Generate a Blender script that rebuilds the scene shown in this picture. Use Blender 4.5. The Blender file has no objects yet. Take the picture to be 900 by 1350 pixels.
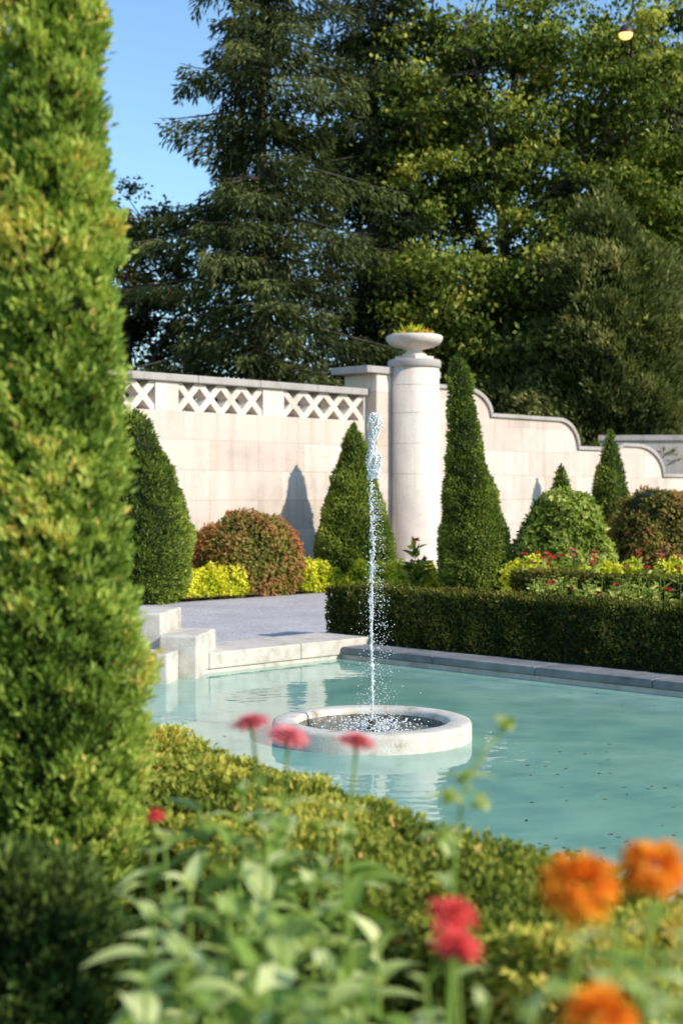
import bpy, math, numpy as np
from mathutils import Vector
rng = np.random.default_rng(7)
R2 = math.sqrt(0.5)
scene = bpy.context.scene
CAMZ = 1.65
F = 1875.0
HOR = 655.0
def PX(x, y, d):
    return np.array([(x-450)/F*d, d, CAMZ-(y-HOR)/F*d])

# ------------------------------------------------------------ mesh builder
class MB:
    def __init__(s):
        s.v=[]; s.n=0; s.f=[]; s.s=[]
    def add(s, V, Fc, mat=0, shade=0.5, smooth=False):
        V=np.asarray(V,dtype=np.float32).reshape(-1,3)
        Fc=np.asarray(Fc,dtype=np.int32)
        s.v.append(V); s.f.append((Fc+s.n,mat,smooth))
        sh=np.empty(len(V),dtype=np.float32); sh[:]=shade
        s.s.append(sh); s.n+=len(V)
    def box(s, a, b, mat=0, shade=0.5):
        x0,y0,z0=a; x1,y1,z1=b
        V=[(x0,y0,z0),(x1,y0,z0),(x1,y1,z0),(x0,y1,z0),(x0,y0,z1),(x1,y0,z1),(x1,y1,z1),(x0,y1,z1)]
        s.add(V,[(0,3,2,1),(4,5,6,7),(0,1,5,4),(1,2,6,5),(2,3,7,6),(3,0,4,7)],mat,shade)
    def build(s, name, mats, loc=(0,0,0), rotz=0, parent=None, bevel=0):
        me=bpy.data.meshes.new(name)
        V=np.concatenate(s.v); me.vertices.add(len(V)); me.vertices.foreach_set('co',V.ravel())
        loops=np.concatenate([f.ravel() for f,_,_ in s.f])
        tot=np.concatenate([np.full(len(f),f.shape[1],dtype=np.int32) for f,_,_ in s.f])
        st=np.concatenate([[0],np.cumsum(tot)[:-1]]).astype(np.int32)
        mi=np.concatenate([np.full(len(f),m,dtype=np.int32) for f,m,_ in s.f])
        sm=np.concatenate([np.full(len(f),q,dtype=bool) for f,_,q in s.f])
        me.loops.add(len(loops)); me.loops.foreach_set('vertex_index',loops)
        me.polygons.add(len(tot)); me.polygons.foreach_set('loop_start',st)
        try: me.polygons.foreach_set('loop_total',tot)
        except Exception: pass
        me.polygons.foreach_set('material_index',mi)
        me.polygons.foreach_set('use_smooth',sm)
        a=me.attributes.new('shade','FLOAT','POINT'); a.data.foreach_set('value',np.concatenate(s.s))
        for m in mats: me.materials.append(m)
        me.update(calc_edges=True); me.validate()
        ob=bpy.data.objects.new(name,me); scene.collection.objects.link(ob)
        ob.location=loc; ob.rotation_euler=(0,0,rotz)
        if parent: ob.parent=parent
        if bevel:
            b=ob.modifiers.new('bevel','BEVEL'); b.width=bevel; b.segments=2; b.limit_method='ANGLE'
        return ob
def empty(name, loc=(0,0,0), rotz=0):
    e=bpy.data.objects.new(name,None); e.location=loc; e.rotation_euler=(0,0,rotz)
    e.empty_display_size=0.2
    scene.collection.objects.link(e); return e
def norm(a):
    return a/np.maximum(np.linalg.norm(a,axis=-1,keepdims=True),1e-9)
_k=rng.normal(size=(14,3)); _ph=rng.uniform(0,6.28,14)
def noise(P,scale):
    v=np.zeros(len(P))
    for i in range(14):
        v+=np.sin((P@_k[i])*scale+_ph[i])
    return v/3.7
def rdir(n): return norm(rng.normal(size=(n,3)))
def leaves(mb,P,D,L,W,mat=0,shade=0.5,N=None,fold=0.0):
    n=len(P); D=norm(D)
    if N is None: N=rdir(n)
    S=norm(np.cross(D,N)); Nn=np.cross(S,D)
    L=np.broadcast_to(L,(n,))[:,None]; W=np.broadcast_to(W,(n,))[:,None]
    a=P; c=P+D*L; m=P+D*L*0.45+Nn*L*fold
    b=m+S*W*0.5; d=m-S*W*0.5
    V=np.stack([a,b,c,d],1).reshape(-1,3)
    Fc=np.arange(4*n).reshape(n,4)
    sh=np.repeat(np.broadcast_to(shade,(n,)),4)
    mb.add(V,Fc,mat,sh)
def tube(mb,pts,rad,n=7,mat=0,shade=0.5):
    pts=np.asarray(pts,float); k=len(pts)
    T=norm(np.gradient(pts,axis=0)); ref=np.array([0.3,0.9,0.2]) if abs(T[0][2])>0.6 else np.array([0,0,1.0])
    A=norm(np.cross(T,ref)); B=np.cross(T,A)
    th=np.linspace(0,2*np.pi,n,endpoint=False)
    rad=np.broadcast_to(rad,(k,))
    V=pts[:,None,:]+rad[:,None,None]*(np.cos(th)[None,:,None]*A[:,None,:]+np.sin(th)[None,:,None]*B[:,None,:])
    Fc=[]
    for i in range(k-1):
        for j in range(n):
            Fc.append((i*n+j,i*n+(j+1)%n,(i+1)*n+(j+1)%n,(i+1)*n+j))
    mb.add(V.reshape(-1,3),Fc,mat,shade,True)
def revolve(mb,prof,n=48,c=(0,0,0),mat=0,shade=0.5,smooth=True):
    prof=np.asarray(prof,float); k=len(prof); th=np.linspace(0,2*np.pi,n,endpoint=False)
    V=np.stack([prof[:,0][:,None]*np.cos(th),prof[:,0][:,None]*np.sin(th),np.repeat(prof[:,1][:,None],n,1)],-1)+np.asarray(c)
    Fc=[(i*n+j,i*n+(j+1)%n,(i+1)*n+(j+1)%n,(i+1)*n+j) for i in range(k-1) for j in range(n)]
    mb.add(V.reshape(-1,3),Fc,mat,shade,smooth)

# ------------------------------------------------------------ materials
def newmat(name):
    m=bpy.data.materials.new(name); m.use_nodes=True
    nt=m.node_tree; nt.nodes.clear()
    out=nt.nodes.new('ShaderNodeOutputMaterial')
    p=nt.nodes.new('ShaderNodeBsdfPrincipled'); nt.links.new(p.outputs[0],out.inputs[0])
    return m,nt,p,out
def ramp(nt,stops,fac=None):
    r=nt.nodes.new('ShaderNodeValToRGB'); e=r.color_ramp.elements
    while len(e)<len(stops): e.new(0.5)
    for i,(p,c) in enumerate(stops):
        e[i].position=p; e[i].color=(*c,1)
    if fac is not None: nt.links.new(fac,r.inputs[0])
    return r
def tex(nt,scale,detail=4,rough=0.6,vec=None,kind='ShaderNodeTexNoise'):
    t=nt.nodes.new(kind); t.inputs['Scale'].default_value=scale
    if kind=='ShaderNodeTexNoise':
        t.inputs['Detail'].default_value=detail; t.inputs['Roughness'].default_value=rough
    if vec is not None: nt.links.new(vec,t.inputs['Vector'])
    return t
def objco(nt):
    return nt.nodes.new('ShaderNodeTexCoord').outputs['Object']
def bump(nt,p,h,strength,dist):
    b=nt.nodes.new('ShaderNodeBump'); b.inputs['Strength'].default_value=strength; b.inputs['Distance'].default_value=dist
    nt.links.new(h,b.inputs['Height']); nt.links.new(b.outputs[0],p.inputs['Normal']); return b
def leafmat(name,stops,trans=0.35,rough=0.55,spec=0.3,gain=1.0,tint=(1.25,1.2,0.6),simple=False):
    m,nt,p,out=newmat(name)
    a=nt.nodes.new('ShaderNodeAttribute'); a.attribute_name='shade'
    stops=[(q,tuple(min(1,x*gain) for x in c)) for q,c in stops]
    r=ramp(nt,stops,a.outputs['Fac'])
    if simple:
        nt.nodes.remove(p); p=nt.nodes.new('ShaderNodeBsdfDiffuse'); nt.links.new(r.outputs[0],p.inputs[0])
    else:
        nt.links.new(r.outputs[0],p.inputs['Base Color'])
        p.inputs['Roughness'].default_value=rough; p.inputs['Specular IOR Level'].default_value=spec
    t=nt.nodes.new('ShaderNodeBsdfTranslucent')
    mul=nt.nodes.new('ShaderNodeMixRGB'); mul.blend_type='MULTIPLY'; mul.inputs[0].default_value=1
    mul.inputs[2].default_value=(*tint,1); nt.links.new(r.outputs[0],mul.inputs[1]); nt.links.new(mul.outputs[0],t.inputs[0])
    mx=nt.nodes.new('ShaderNodeMixShader'); mx.inputs[0].default_value=trans
    nt.links.new(p.outputs[0],mx.inputs[1]); nt.links.new(t.outputs[0],mx.inputs[2]); nt.links.new(mx.outputs[0],out.inputs[0])
    return m
def mottled(name,stops,scale,rough=0.85,bs=0.4,bd=0.01,scale2=None,detail=6):
    m,nt,p,out=newmat(name); co=objco(nt)
    t=tex(nt,scale,detail,0.65,co); r=ramp(nt,stops,t.outputs['Fac'])
    nt.links.new(r.outputs[0],p.inputs['Base Color']); p.inputs['Roughness'].default_value=rough
    p.inputs['Specular IOR Level'].default_value=0.25
    t2=tex(nt,scale2 or scale*6,5,0.6,co); bump(nt,p,t2.outputs['Fac'],bs,bd)
    return m

def stonemat(name,blocks=True,tint=(0.76,0.655,0.565)):
    m,nt,p,out=newmat(name); co=objco(nt)
    big=tex(nt,0.9,5,0.65,co); fine=tex(nt,22,6,0.7,co)
    T=np.array(tint)
    r=ramp(nt,[(0.3,tuple(T*0.80)),(0.5,tuple(T)),(0.75,tuple(np.minimum(T*1.08,1)))],big.outputs['Fac'])
    r2=ramp(nt,[(0.3,(0.88,0.87,0.86)),(0.6,(1,1,1))],fine.outputs['Fac'])
    mul=nt.nodes.new('ShaderNodeMixRGB'); mul.blend_type='MULTIPLY'; mul.inputs[0].default_value=1
    nt.links.new(r.outputs[0],mul.inputs[1]); nt.links.new(r2.outputs[0],mul.inputs[2])
    last=mul.outputs[0]; h=fine.outputs['Fac']
    mp=nt.nodes.new('ShaderNodeMapping'); mp.inputs['Scale'].default_value=(5,5,0.35); nt.links.new(co,mp.inputs[0])
    st=tex(nt,1.0,5,0.6,mp.outputs[0]); r3=ramp(nt,[(0.32,(0.78,0.75,0.71)),(0.5,(1,1,1))],st.outputs['Fac'])
    m3=nt.nodes.new('ShaderNodeMixRGB'); m3.blend_type='MULTIPLY'; m3.inputs[0].default_value=0.65
    nt.links.new(last,m3.inputs[1]); nt.links.new(r3.outputs[0],m3.inputs[2]); last=m3.outputs[0]
    if blocks:
        sp=nt.nodes.new('ShaderNodeSeparateXYZ'); nt.links.new(co,sp.inputs[0])
        cb=nt.nodes.new('ShaderNodeCombineXYZ'); nt.links.new(sp.outputs['X'],cb.inputs['X']); nt.links.new(sp.outputs['Z'],cb.inputs['Y'])
        br=nt.nodes.new('ShaderNodeTexBrick'); nt.links.new(cb.outputs[0],br.inputs['Vector'])
        br.inputs['Scale'].default_value=1; br.inputs['Brick Width'].default_value=1.15; br.inputs['Row Height'].default_value=0.53
        br.inputs['Mortar Size'].default_value=0.009; br.inputs['Mortar Smooth'].default_value=0.3
        br.inputs['Color1'].default_value=(1,0.99,0.98,1); br.inputs['Color2'].default_value=(0.83,0.77,0.73,1)
        br.inputs['Mortar'].default_value=(0.74,0.70,0.66,1)
        m4=nt.nodes.new('ShaderNodeMixRGB'); m4.blend_type='MULTIPLY'; m4.inputs[0].default_value=1
        nt.links.new(last,m4.inputs[1]); nt.links.new(br.outputs['Color'],m4.inputs[2]); last=m4.outputs[0]
    nt.links.new(last,p.inputs['Base Color']); p.inputs['Roughness'].default_value=0.85; p.inputs['Specular IOR Level'].default_value=0.2
    bump(nt,p,h,0.25,0.01)
    return m
M_wall=stonemat('limestone_blocks'); M_stone=stonemat('limestone_plain',False)
M_trim=stonemat('weathered_coping',False,(0.46,0.41,0.37))
M_grey=mottled('shade_darkened_grey_stone',[(0.3,(0.13,0.13,0.135)),(0.55,(0.22,0.22,0.22)),(0.75,(0.31,0.30,0.29))],3,0.85,0.4,0.01,30)  # grey stone, colour darkened to carry the hedge's shade
M_pale=mottled('pale_pool_stone',[(0.28,(0.38,0.33,0.26)),(0.45,(0.58,0.51,0.43)),(0.7,(0.70,0.63,0.54))],5,0.8,0.4,0.01,40)
M_conc=mottled('fountain_concrete',[(0.30,(0.34,0.27,0.18)),(0.43,(0.57,0.51,0.42)),(0.7,(0.70,0.65,0.56))],7,0.8,0.6,0.008,60)
M_pebble=mottled('pebbled_basin',[(0.35,(0.07,0.065,0.05)),(0.6,(0.30,0.28,0.23))],28,0.5,0.6,0.01,60)
M_soil=mottled('dark_soil',[(0.3,(0.03,0.022,0.015)),(0.7,(0.10,0.07,0.05))],8,0.95,0.8,0.03,40)
M_ground=mottled('grass_ground',[(0.3,(0.02,0.035,0.01)),(0.7,(0.06,0.09,0.025))],2,0.95,0.8,0.03,50)
M_bark=mottled('bark',[(0.3,(0.035,0.028,0.022)),(0.7,(0.12,0.095,0.075))],6,0.9,0.8,0.03,20)
M_metal=mottled('bronze_nozzle',[(0.3,(0.03,0.025,0.02)),(0.7,(0.09,0.07,0.05))],20,0.45,0.1,0.002)
M_lens,nt,p,_=newmat('lit_lamp_lens')
p.inputs['Base Color'].default_value=(.9,.5,.2,1); p.inputs['Emission Color'].default_value=(1,.42,.12,1); p.inputs['Emission Strength'].default_value=3.0
M_gravel,nt,p,_=newmat('pale_gravel'); co=objco(nt)
v=tex(nt,45,vec=co,kind='ShaderNodeTexVoronoi'); b_=tex(nt,1.2,5,0.6,co)
r=ramp(nt,[(0.0,(0.36,0.32,0.33)),(0.5,(0.53,0.48,0.485)),(1.0,(0.68,0.62,0.62))],v.outputs['Color'])
r2=ramp(nt,[(0.3,(0.76,0.76,0.78)),(0.7,(1,1,1))],b_.outputs['Fac'])
mm=nt.nodes.new('ShaderNodeMixRGB'); mm.blend_type='MULTIPLY'; mm.inputs[0].default_value=1
nt.links.new(r.outputs[0],mm.inputs[1]); nt.links.new(r2.outputs[0],mm.inputs[2]); nt.links.new(mm.outputs[0],p.inputs['Base Color'])
p.inputs['Roughness'].default_value=0.95; bump(nt,p,v.outputs['Distance'],0.6,0.01)
def watermat(name,c0,c1,bs,ws):
    m,nt,p,_=newmat(name); co=objco(nt)
    t=tex(nt,0.45,5,0.6,co); r=ramp(nt,[(0.3,c0),(0.7,c1)],t.outputs['Fac'])
    dn=tex(nt,1.5,3,0.5,co)
    vm0=nt.nodes.new('ShaderNodeMixRGB'); vm0.inputs[0].default_value=.25; nt.links.new(co,vm0.inputs[1]); nt.links.new(dn.outputs['Color'],vm0.inputs[2])
    v=tex(nt,4.2,vec=vm0.outputs[0],kind='ShaderNodeTexVoronoi'); v.feature='SMOOTH_F1'
    r2=ramp(nt,[(0.15,(0.88,0.90,0.91)),(0.7,(1.22,1.16,1.10))],v.outputs['Distance'])
    mm=nt.nodes.new('ShaderNodeMixRGB'); mm.blend_type='MULTIPLY'; mm.inputs[0].default_value=1
    nt.links.new(r.outputs[0],mm.inputs[1]); nt.links.new(r2.outputs[0],mm.inputs[2])
    nt.links.new(mm.outputs[0],p.inputs['Base Color'])
    p.inputs['Roughness'].default_value=0.02; p.inputs['IOR'].default_value=1.40; p.inputs['Specular IOR Level'].default_value=0.5
    a=tex(nt,ws,3,0.45,co); a2=tex(nt,ws*4,2,0.5,co)
    vm=nt.nodes.new('ShaderNodeVectorMath'); vm.operation='DISTANCE'; nt.links.new(co,vm.inputs[0]); vm.inputs[1].default_value=(0.22,10.32,-0.1)
    s1=nt.nodes.new('ShaderNodeMath'); s1.operation='MULTIPLY'; s1.inputs[1].default_value=38; nt.links.new(vm.outputs['Value'],s1.inputs[0])
    s2=nt.nodes.new('ShaderNodeMath'); s2.operation='SINE'; nt.links.new(s1.outputs[0],s2.inputs[0])
    s3=nt.nodes.new('ShaderNodeMath'); s3.operation='MULTIPLY'; s3.inputs[1].default_value=0.03; nt.links.new(s2.outputs[0],s3.inputs[0])
    ad=nt.nodes.new('ShaderNodeMath'); ad.operation='MULTIPLY_ADD'; ad.inputs[1].default_value=0.22; nt.links.new(a2.outputs['Fac'],ad.inputs[0]); nt.links.new(a.outputs['Fac'],ad.inputs[2])
    ad2=nt.nodes.new('ShaderNodeMath'); ad2.operation='ADD'; nt.links.new(ad.outputs[0],ad2.inputs[0]); nt.links.new(s3.outputs[0],ad2.inputs[1])
    bump(nt,p,ad2.outputs[0],1.0,bs)
    return m
M_water=watermat('pool_water',(0.17,0.37,0.30),(0.28,0.48,0.385),0.0036,2.2)
M_basin=watermat('basin_water',(0.07,0.08,0.065),(0.22,0.24,0.20),0.03,9.0)
M_drop,nt,p,out=newmat('water_droplets')
p.inputs['Base Color'].default_value=(0.97,0.97,0.96,1); p.inputs['Roughness'].default_value=0.12; p.inputs['IOR'].default_value=1.33
p.inputs['Transmission Weight'].default_value=0.3

CY=leafmat('arborvitae_foliage',[(0.0,(0.025,0.055,0.010)),(0.45,(0.155,0.225,0.038)),(0.85,(0.38,0.43,0.10)),(1.0,(0.52,0.36,0.11))],.42,gain=1.6,simple=True)
TOP=leafmat('yew_foliage',[(0.0,(0.022,0.042,0.010)),(0.5,(0.125,0.17,0.030)),(1.0,(0.32,0.35,0.075))],.38,gain=1.65,simple=True)
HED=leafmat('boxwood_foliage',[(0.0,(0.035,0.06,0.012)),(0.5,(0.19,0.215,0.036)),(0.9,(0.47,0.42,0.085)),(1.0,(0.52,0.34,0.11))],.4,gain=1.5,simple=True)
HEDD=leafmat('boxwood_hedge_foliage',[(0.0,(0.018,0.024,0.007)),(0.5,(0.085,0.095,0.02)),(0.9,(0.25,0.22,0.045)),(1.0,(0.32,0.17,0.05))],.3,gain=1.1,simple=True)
DKS=leafmat('painted_shade_foliage',[(0.0,(0.008,0.018,0.006)),(0.6,(0.05,0.085,0.02)),(1.0,(0.17,0.22,0.05))],.3,gain=1.3,simple=True)  # dark leaf colour paints the shade at the foot of the tall column
RED=leafmat('bronze_shrub_foliage',[(0.0,(0.05,0.045,0.018)),(0.35,(0.23,0.22,0.05)),(0.65,(0.34,0.18,0.07)),(1.0,(0.44,0.13,0.08))],gain=1.3,simple=True)
GRN=leafmat('green_shrub_foliage',[(0.0,(0.05,0.08,0.012)),(0.5,(0.24,0.29,0.05)),(1.0,(0.56,0.54,0.19))],gain=1.35,simple=True)
YEL=leafmat('yellow_flower',[(0.0,(0.20,0.30,0.02)),(0.4,(0.65,0.66,0.04)),(1.0,(0.95,0.88,0.10))],tint=(1,1,.5),simple=True)
SPR=leafmat('spruce_needles',[(0.0,(0.011,0.018,0.008)),(0.5,(0.052,0.066,0.022)),(1.0,(0.21,0.22,0.08))],0.25,gain=1.15,simple=True)
SPD=leafmat('dark_spruce_needles',[(0.0,(0.008,0.014,0.007)),(0.5,(0.026,0.038,0.014)),(1.0,(0.09,0.11,0.04))],0.25,simple=True)
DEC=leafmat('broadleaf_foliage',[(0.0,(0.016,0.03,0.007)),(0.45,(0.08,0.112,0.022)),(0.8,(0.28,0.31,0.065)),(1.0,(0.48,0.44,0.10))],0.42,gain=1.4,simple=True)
DRK=leafmat('dark_broadleaf_foliage',[(0.0,(0.012,0.022,0.008)),(0.6,(0.04,0.062,0.018)),(1.0,(0.13,0.15,0.04))],0.3,simple=True)
BRN=leafmat('autumn_broadleaf_foliage',[(0.0,(0.018,0.03,0.012)),(0.6,(0.06,0.08,0.03)),(1.0,(0.24,0.15,0.07))],0.3,simple=True)
JUN=leafmat('juniper_foliage',[(0.0,(0.025,0.036,0.012)),(0.5,(0.13,0.145,0.042)),(1.0,(0.34,0.32,0.12))],0.25,gain=1.4,simple=True)
ORF=leafmat('orange_autumn_foliage',[(0.0,(0.15,0.06,0.015)),(1.0,(0.5,0.17,0.03))],0.4,simple=True)
ZLF=leafmat('zinnia_leaf',[(0.0,(0.04,0.085,0.012)),(0.5,(0.23,0.33,0.06)),(1.0,(0.64,0.66,0.31))],0.4,0.45,0.25,gain=1.3,tint=(1.2,1.15,.5))
PINK=leafmat('pink_petal',[(0.0,(0.65,0.10,0.12)),(1.0,(0.98,0.42,0.42))],0.35,tint=(1,.9,.9),simple=True)
REDP=leafmat('red_petal',[(0.0,(0.60,0.03,0.03)),(1.0,(0.92,0.15,0.13))],0.35,tint=(1,.9,.9),simple=True)
ORG=leafmat('orange_petal',[(0.0,(0.85,0.18,0.01)),(1.0,(1.0,0.48,0.05))],0.4,tint=(1,1,.7),simple=True)
DEADL=leafmat('fallen_leaf',[(0.0,(0.06,0.03,0.015)),(1.0,(0.25,0.14,0.05))],0.1)
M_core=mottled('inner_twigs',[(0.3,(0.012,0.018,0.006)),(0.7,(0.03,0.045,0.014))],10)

# ------------------------------------------------------------ ground sheets
mb=MB(); S=600
def AB(a,b,z=0): return ((a+b)/2,(a-b)/2,z)
a0,a1=6.4,15.4; b0,b1=-15.4,7.0
ks=[-S,a0,a1,S]; kb=[-S,b0,b1,S]
for i in range(3):
    for j in range(3):
        if i==1 and j==1: continue
        mb.add([AB(ks[i],kb[j]),AB(ks[i],kb[j+1]),AB(ks[i+1],kb[j+1]),AB(ks[i+1],kb[j])],[(3,2,1,0)])
mb.build('ground',[M_ground])
mb=MB(); mb.add([AB(-6,-24.7,.004),AB(-6,-15.9,.004),AB(60,-15.9,.004),AB(60,-24.7,.004)],[(3,2,1,0)])
mb.build('gravel_path',[M_gravel])
mb=MB(); mb.add([AB(-6,-27.3,.05),AB(-6,-24.7,.05),AB(60,-24.7,.05),AB(60,-27.3,.05)],[(3,2,1,0)])
mb.add([AB(16.6,-16.5,.012),AB(16.6,12,.012),AB(24,12,.012),AB(24,-16.5,.012)],[(3,2,1,0)])
mb.add([AB(24,-22.2,.012),AB(24,12,.012),AB(44,12,.012),AB(44,-22.2,.012)],[(3,2,1,0)])
mb.add([AB(-8,-9.5,.012),AB(-8,9.5,.012),AB(5.8,9.5,.012),AB(5.8,-9.5,.012)],[(3,2,1,0)])
mb.build('flower_bed_soil',[M_soil])

# ------------------------------------------------------------ pool
pool=empty('garden_pool')
WZ=-0.10
ang=math.radians(45)
x0,y0=b0*R2,a0*R2; x1,y1=b1*R2,a1*R2
def coping(mb,xa,ya,xb,yb,z0,z1,step,along):
    if along=='x':
        p=xa
        while p<xb-1e-6:
            q=min(p+step,xb); mb.box((p+.003,ya,z0),(q-.003,yb,z1)); p=q
    else:
        p=ya
        while p<yb-1e-6:
            q=min(p+step,yb); mb.box((xa,p+.003,z0),(xb,q-.003,z1)); p=q
mb=MB()
coping(mb,x0+.025,y1-.03,x1+.5,y1+.42,-.05,.03,1.3,'x')
mb.build('shade_darkened_coping',[M_grey],rotz=-ang,parent=pool,bevel=.012)
mb=MB()
coping(mb,x0-.75,y0-.5,x0+.02,y1+.45,-.06,.105,1.25,'y')
coping(mb,x0+.03,y0-.35,x1+.5,y0,-.05,.03,1.3,'x')
mb.build('pale_coping',[M_pale],rotz=-ang,parent=pool,bevel=.015)
mb=MB()
mb.box((x0-.2,y1,-.7),(x1+.2,y1+.2,-.055)); mb.box((x0-.2,y0-.2,-.7),(x1+.2,y0-.003,-.055)); mb.box((x0-.2,y0,-.7),(x0,y1-.003,-.065)); mb.box((x1,y0,-.7),(x1+.2,y1-.003,-.02))
mb.build('pool_sides',[M_pale],rotz=-ang,parent=pool)
mb=MB(); mb.add([AB(a0,b0,WZ),AB(a0,b1,WZ),AB(a1,b1,WZ),AB(a1,b0,WZ)],[(3,2,1,0)])
mb.build('water',[M_water],parent=pool)
st=empty('stone_step_block')
def blockpx(xl,xr,ytop,d,depth,zb,name):
    cx=((xl+xr)/2-450)/F*d; w=(xr-xl)/F*d; zt=CAMZ-(ytop-HOR)/F*d
    mb=MB(); mb.box((-w/2,-depth/2,zb),(w/2,depth/2,zt))
    mb.build(name,[M_pale],loc=(cx,d+depth/2,0),rotz=math.radians(-8),parent=st,bevel=.02)
blockpx(140,221,808,14.0,.8,-.3,'upper_block')
blockpx(216,268,838,13.7,.8,-.3,'lower_block')
blockpx(150,226,862,13.3,.4,-.3,'front_step')

# ------------------------------------------------------------ fountain
FC=np.array([0.22,10.32,0.0])
fo=empty('round_fountain_basin')
mb=MB()
ro,ri=.724,.545
revolve(mb,[(ri,-.5),(ri,.005),(ri+.01,.027),(ri+.03,.037),(ro-.03,.037),(ro-.01,.029),(ro,.010),(ro,-.5)],96,FC)
mb.build('concrete_ring',[M_conc],parent=fo)
mb=MB(); revolve(mb,[(ri-.004,-.4),(ri-.004,-.01)],64,FC)
mb.build('pebbled_lining',[M_pebble],parent=fo)
mb=MB(); revolve(mb,[(0.001,-.055),(.2,-.055),(.4,-.055),(ri-.006,-.055)],64,FC)
mb.build('basin_water',[M_basin],parent=fo)
mb=MB(); revolve(mb,[(.05,-.1),(.05,-.045),(.03,-.03),(.022,.01),(.028,.015),(.028,.03),(.012,.035),(.001,.035)],20,FC)
mb.build('nozzle',[M_metal],parent=fo)
def ico():
    t=(1+5**.5)/2
    V=norm(np.array([(-1,t,0),(1,t,0),(-1,-t,0),(1,-t,0),(0,-1,t),(0,1,t),(0,-1,-t),(0,1,-t),(t,0,-1),(t,0,1),(-t,0,-1),(-t,0,1)],float))
    Fc=np.array([(0,11,5),(0,5,1),(0,1,7),(0,7,10),(0,10,11),(1,5,9),(5,11,4),(11,10,2),(10,7,6),(7,1,8),(3,9,4),(3,4,2),(3,2,6),(3,6,8),(3,8,9),(4,9,5),(2,4,11),(6,2,10),(8,6,7),(9,8,1)])
    return V,Fc
IV,IF=ico()
def drops(mb,P,r,stretch=1.0):
    n=len(P); r=np.broadcast_to(r,(n,)); sc=np.stack([r,r,r*stretch],-1)
    V=(IV[None]*sc[:,None,:]+P[:,None,:]).reshape(-1,3)
    Fc=(IF[None]+12*np.arange(n)[:,None,None]).reshape(-1,3)
    mb.add(V,Fc,0,.5,True)
mb=MB(); ZT=2.25
zz=np.linspace(.03,1.2,50); tube(mb,np.stack([FC[0]+.004*np.sin(zz*9),FC[1]+0*zz,zz],1),(.007+.003*np.sin(zz*31)**2)*(1-.5*zz/1.2),6)
n=750; z=.05+rng.random(n)*(ZT-.35); s=.004+.011*(z/ZT)**1.3
drops(mb,np.stack([FC[0]+.006*np.sin(z*6)+rng.normal(0,1,n)*s,FC[1]+rng.normal(0,1,n)*s,z],1),rng.uniform(.002,.006,n),2.2)
n=560; t=rng.random(n); z=1.78+t*.48; env=.016+.042*np.abs(np.sin(np.pi*(t*1.55+.15)))*(1-.35*t)
a=t*11+rng.integers(0,2,n)*np.pi+rng.normal(0,.6,n); rr=env*rng.uniform(.3,1.25,n)
drops(mb,np.stack([FC[0]+.012+.012*np.sin(t*9)+rr*np.cos(a),FC[1]+rr*np.sin(a),z],1),rng.uniform(.003,.009,n),1.5)
for k in range(6):
    tt=np.linspace(0,1,18); a=tt*6+k*1.1; rr=(.014+.040*np.abs(np.sin(np.pi*(tt*1.55+.15))))*rng.uniform(.6,1.1)
    tube(mb,np.stack([FC[0]+.012+.012*np.sin(tt*9)+rr*np.cos(a),FC[1]+rr*np.sin(a),1.78+tt*.46],1),.0055*(1-.5*tt)+.001,5)
n=1200; t=rng.random(n); z=.0+t**1.5*1.7; s=.022+.085*(1-t)
drops(mb,np.stack([FC[0]+.035+rng.normal(0,1,n)*s,FC[1]+rng.normal(0,1,n)*s,z],1),rng.uniform(.0013,.0038,n),1.5)
n=900; a=rng.uniform(0,6.28,n); rr=np.abs(rng.normal(0,.2,n)).clip(0,.5)
drops(mb,np.stack([FC[0]+rr*np.cos(a),FC[1]+rr*np.sin(a),-.055+rng.random(n)**3*.10],1),rng.uniform(.003,.011,n),.7)
mb.build('water_jet',[M_drop],parent=fo)
mb=MB(); n=46
px=np.concatenate([rng.uniform(690,900,34),rng.uniform(240,880,12)]); py=np.concatenate([rng.uniform(1000,1125,34),rng.uniform(900,1000,12)])
d=1.748*F/(py-HOR); P=np.stack([(px-450)/F*d,d,np.full(n,WZ+.004)],1)
D=rdir(n); D[:,2]=0; leaves(mb,P,D,rng.uniform(.02,.05,n),rng.uniform(.012,.025,n),0,rng.random(n),N=np.tile([0,0.02,1.0],(n,1)))
mb.build('floating_leaves',[DEADL])

# ------------------------------------------------------------ garden wall
WO=(0.52,28.0,0.0); WR=math.radians(225)
wall=empty('garden_wall',WO,WR)
LZ0,LZ1=3.14,3.64
mb=MB(); mb.box((0,-.35,-.2),(13,0,LZ0)); 
mb.build('wall_body',[M_wall],parent=wall)
mb=MB()
coping(mb,-.02,-.42,13,.07,LZ1,3.77,1.45,'x')
mb.build('cap',[M_trim],parent=wall,bevel=.015)
mb=MB(); panels=[(.12,2.24),(2.76,4.72),(5.22,7.2),(7.7,9.7),(10.2,12.2)]
edges=[0]+[e for p_ in panels for e in p_]+[13]
for i in range(0,len(edges),2):
    mb.box((edges[i],-.348,LZ0),(edges[i+1],-.002,LZ1))
def bar(mb,xa,za,xb,zb,w,y0_,y1_):
    dx,dz=xb-xa,zb-za; l=math.hypot(dx,dz); nx,nz=-dz/l*w/2,dx/l*w/2
    ex,ez=dx/l*.03,dz/l*.03
    pts=[(xa-ex+nx,za-ez+nz),(xa-ex-nx,za-ez-nz),(xb+ex-nx,zb+ez-nz),(xb+ex+nx,zb+ez+nz)]
    V=[(x,y0_,z) for x,z in pts]+[(x,y1_,z) for x,z in pts]
    mb.add(V,[(0,1,2,3),(7,6,5,4),(0,4,5,1),(1,5,6,2),(2,6,7,3),(3,7,4,0)])
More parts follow.
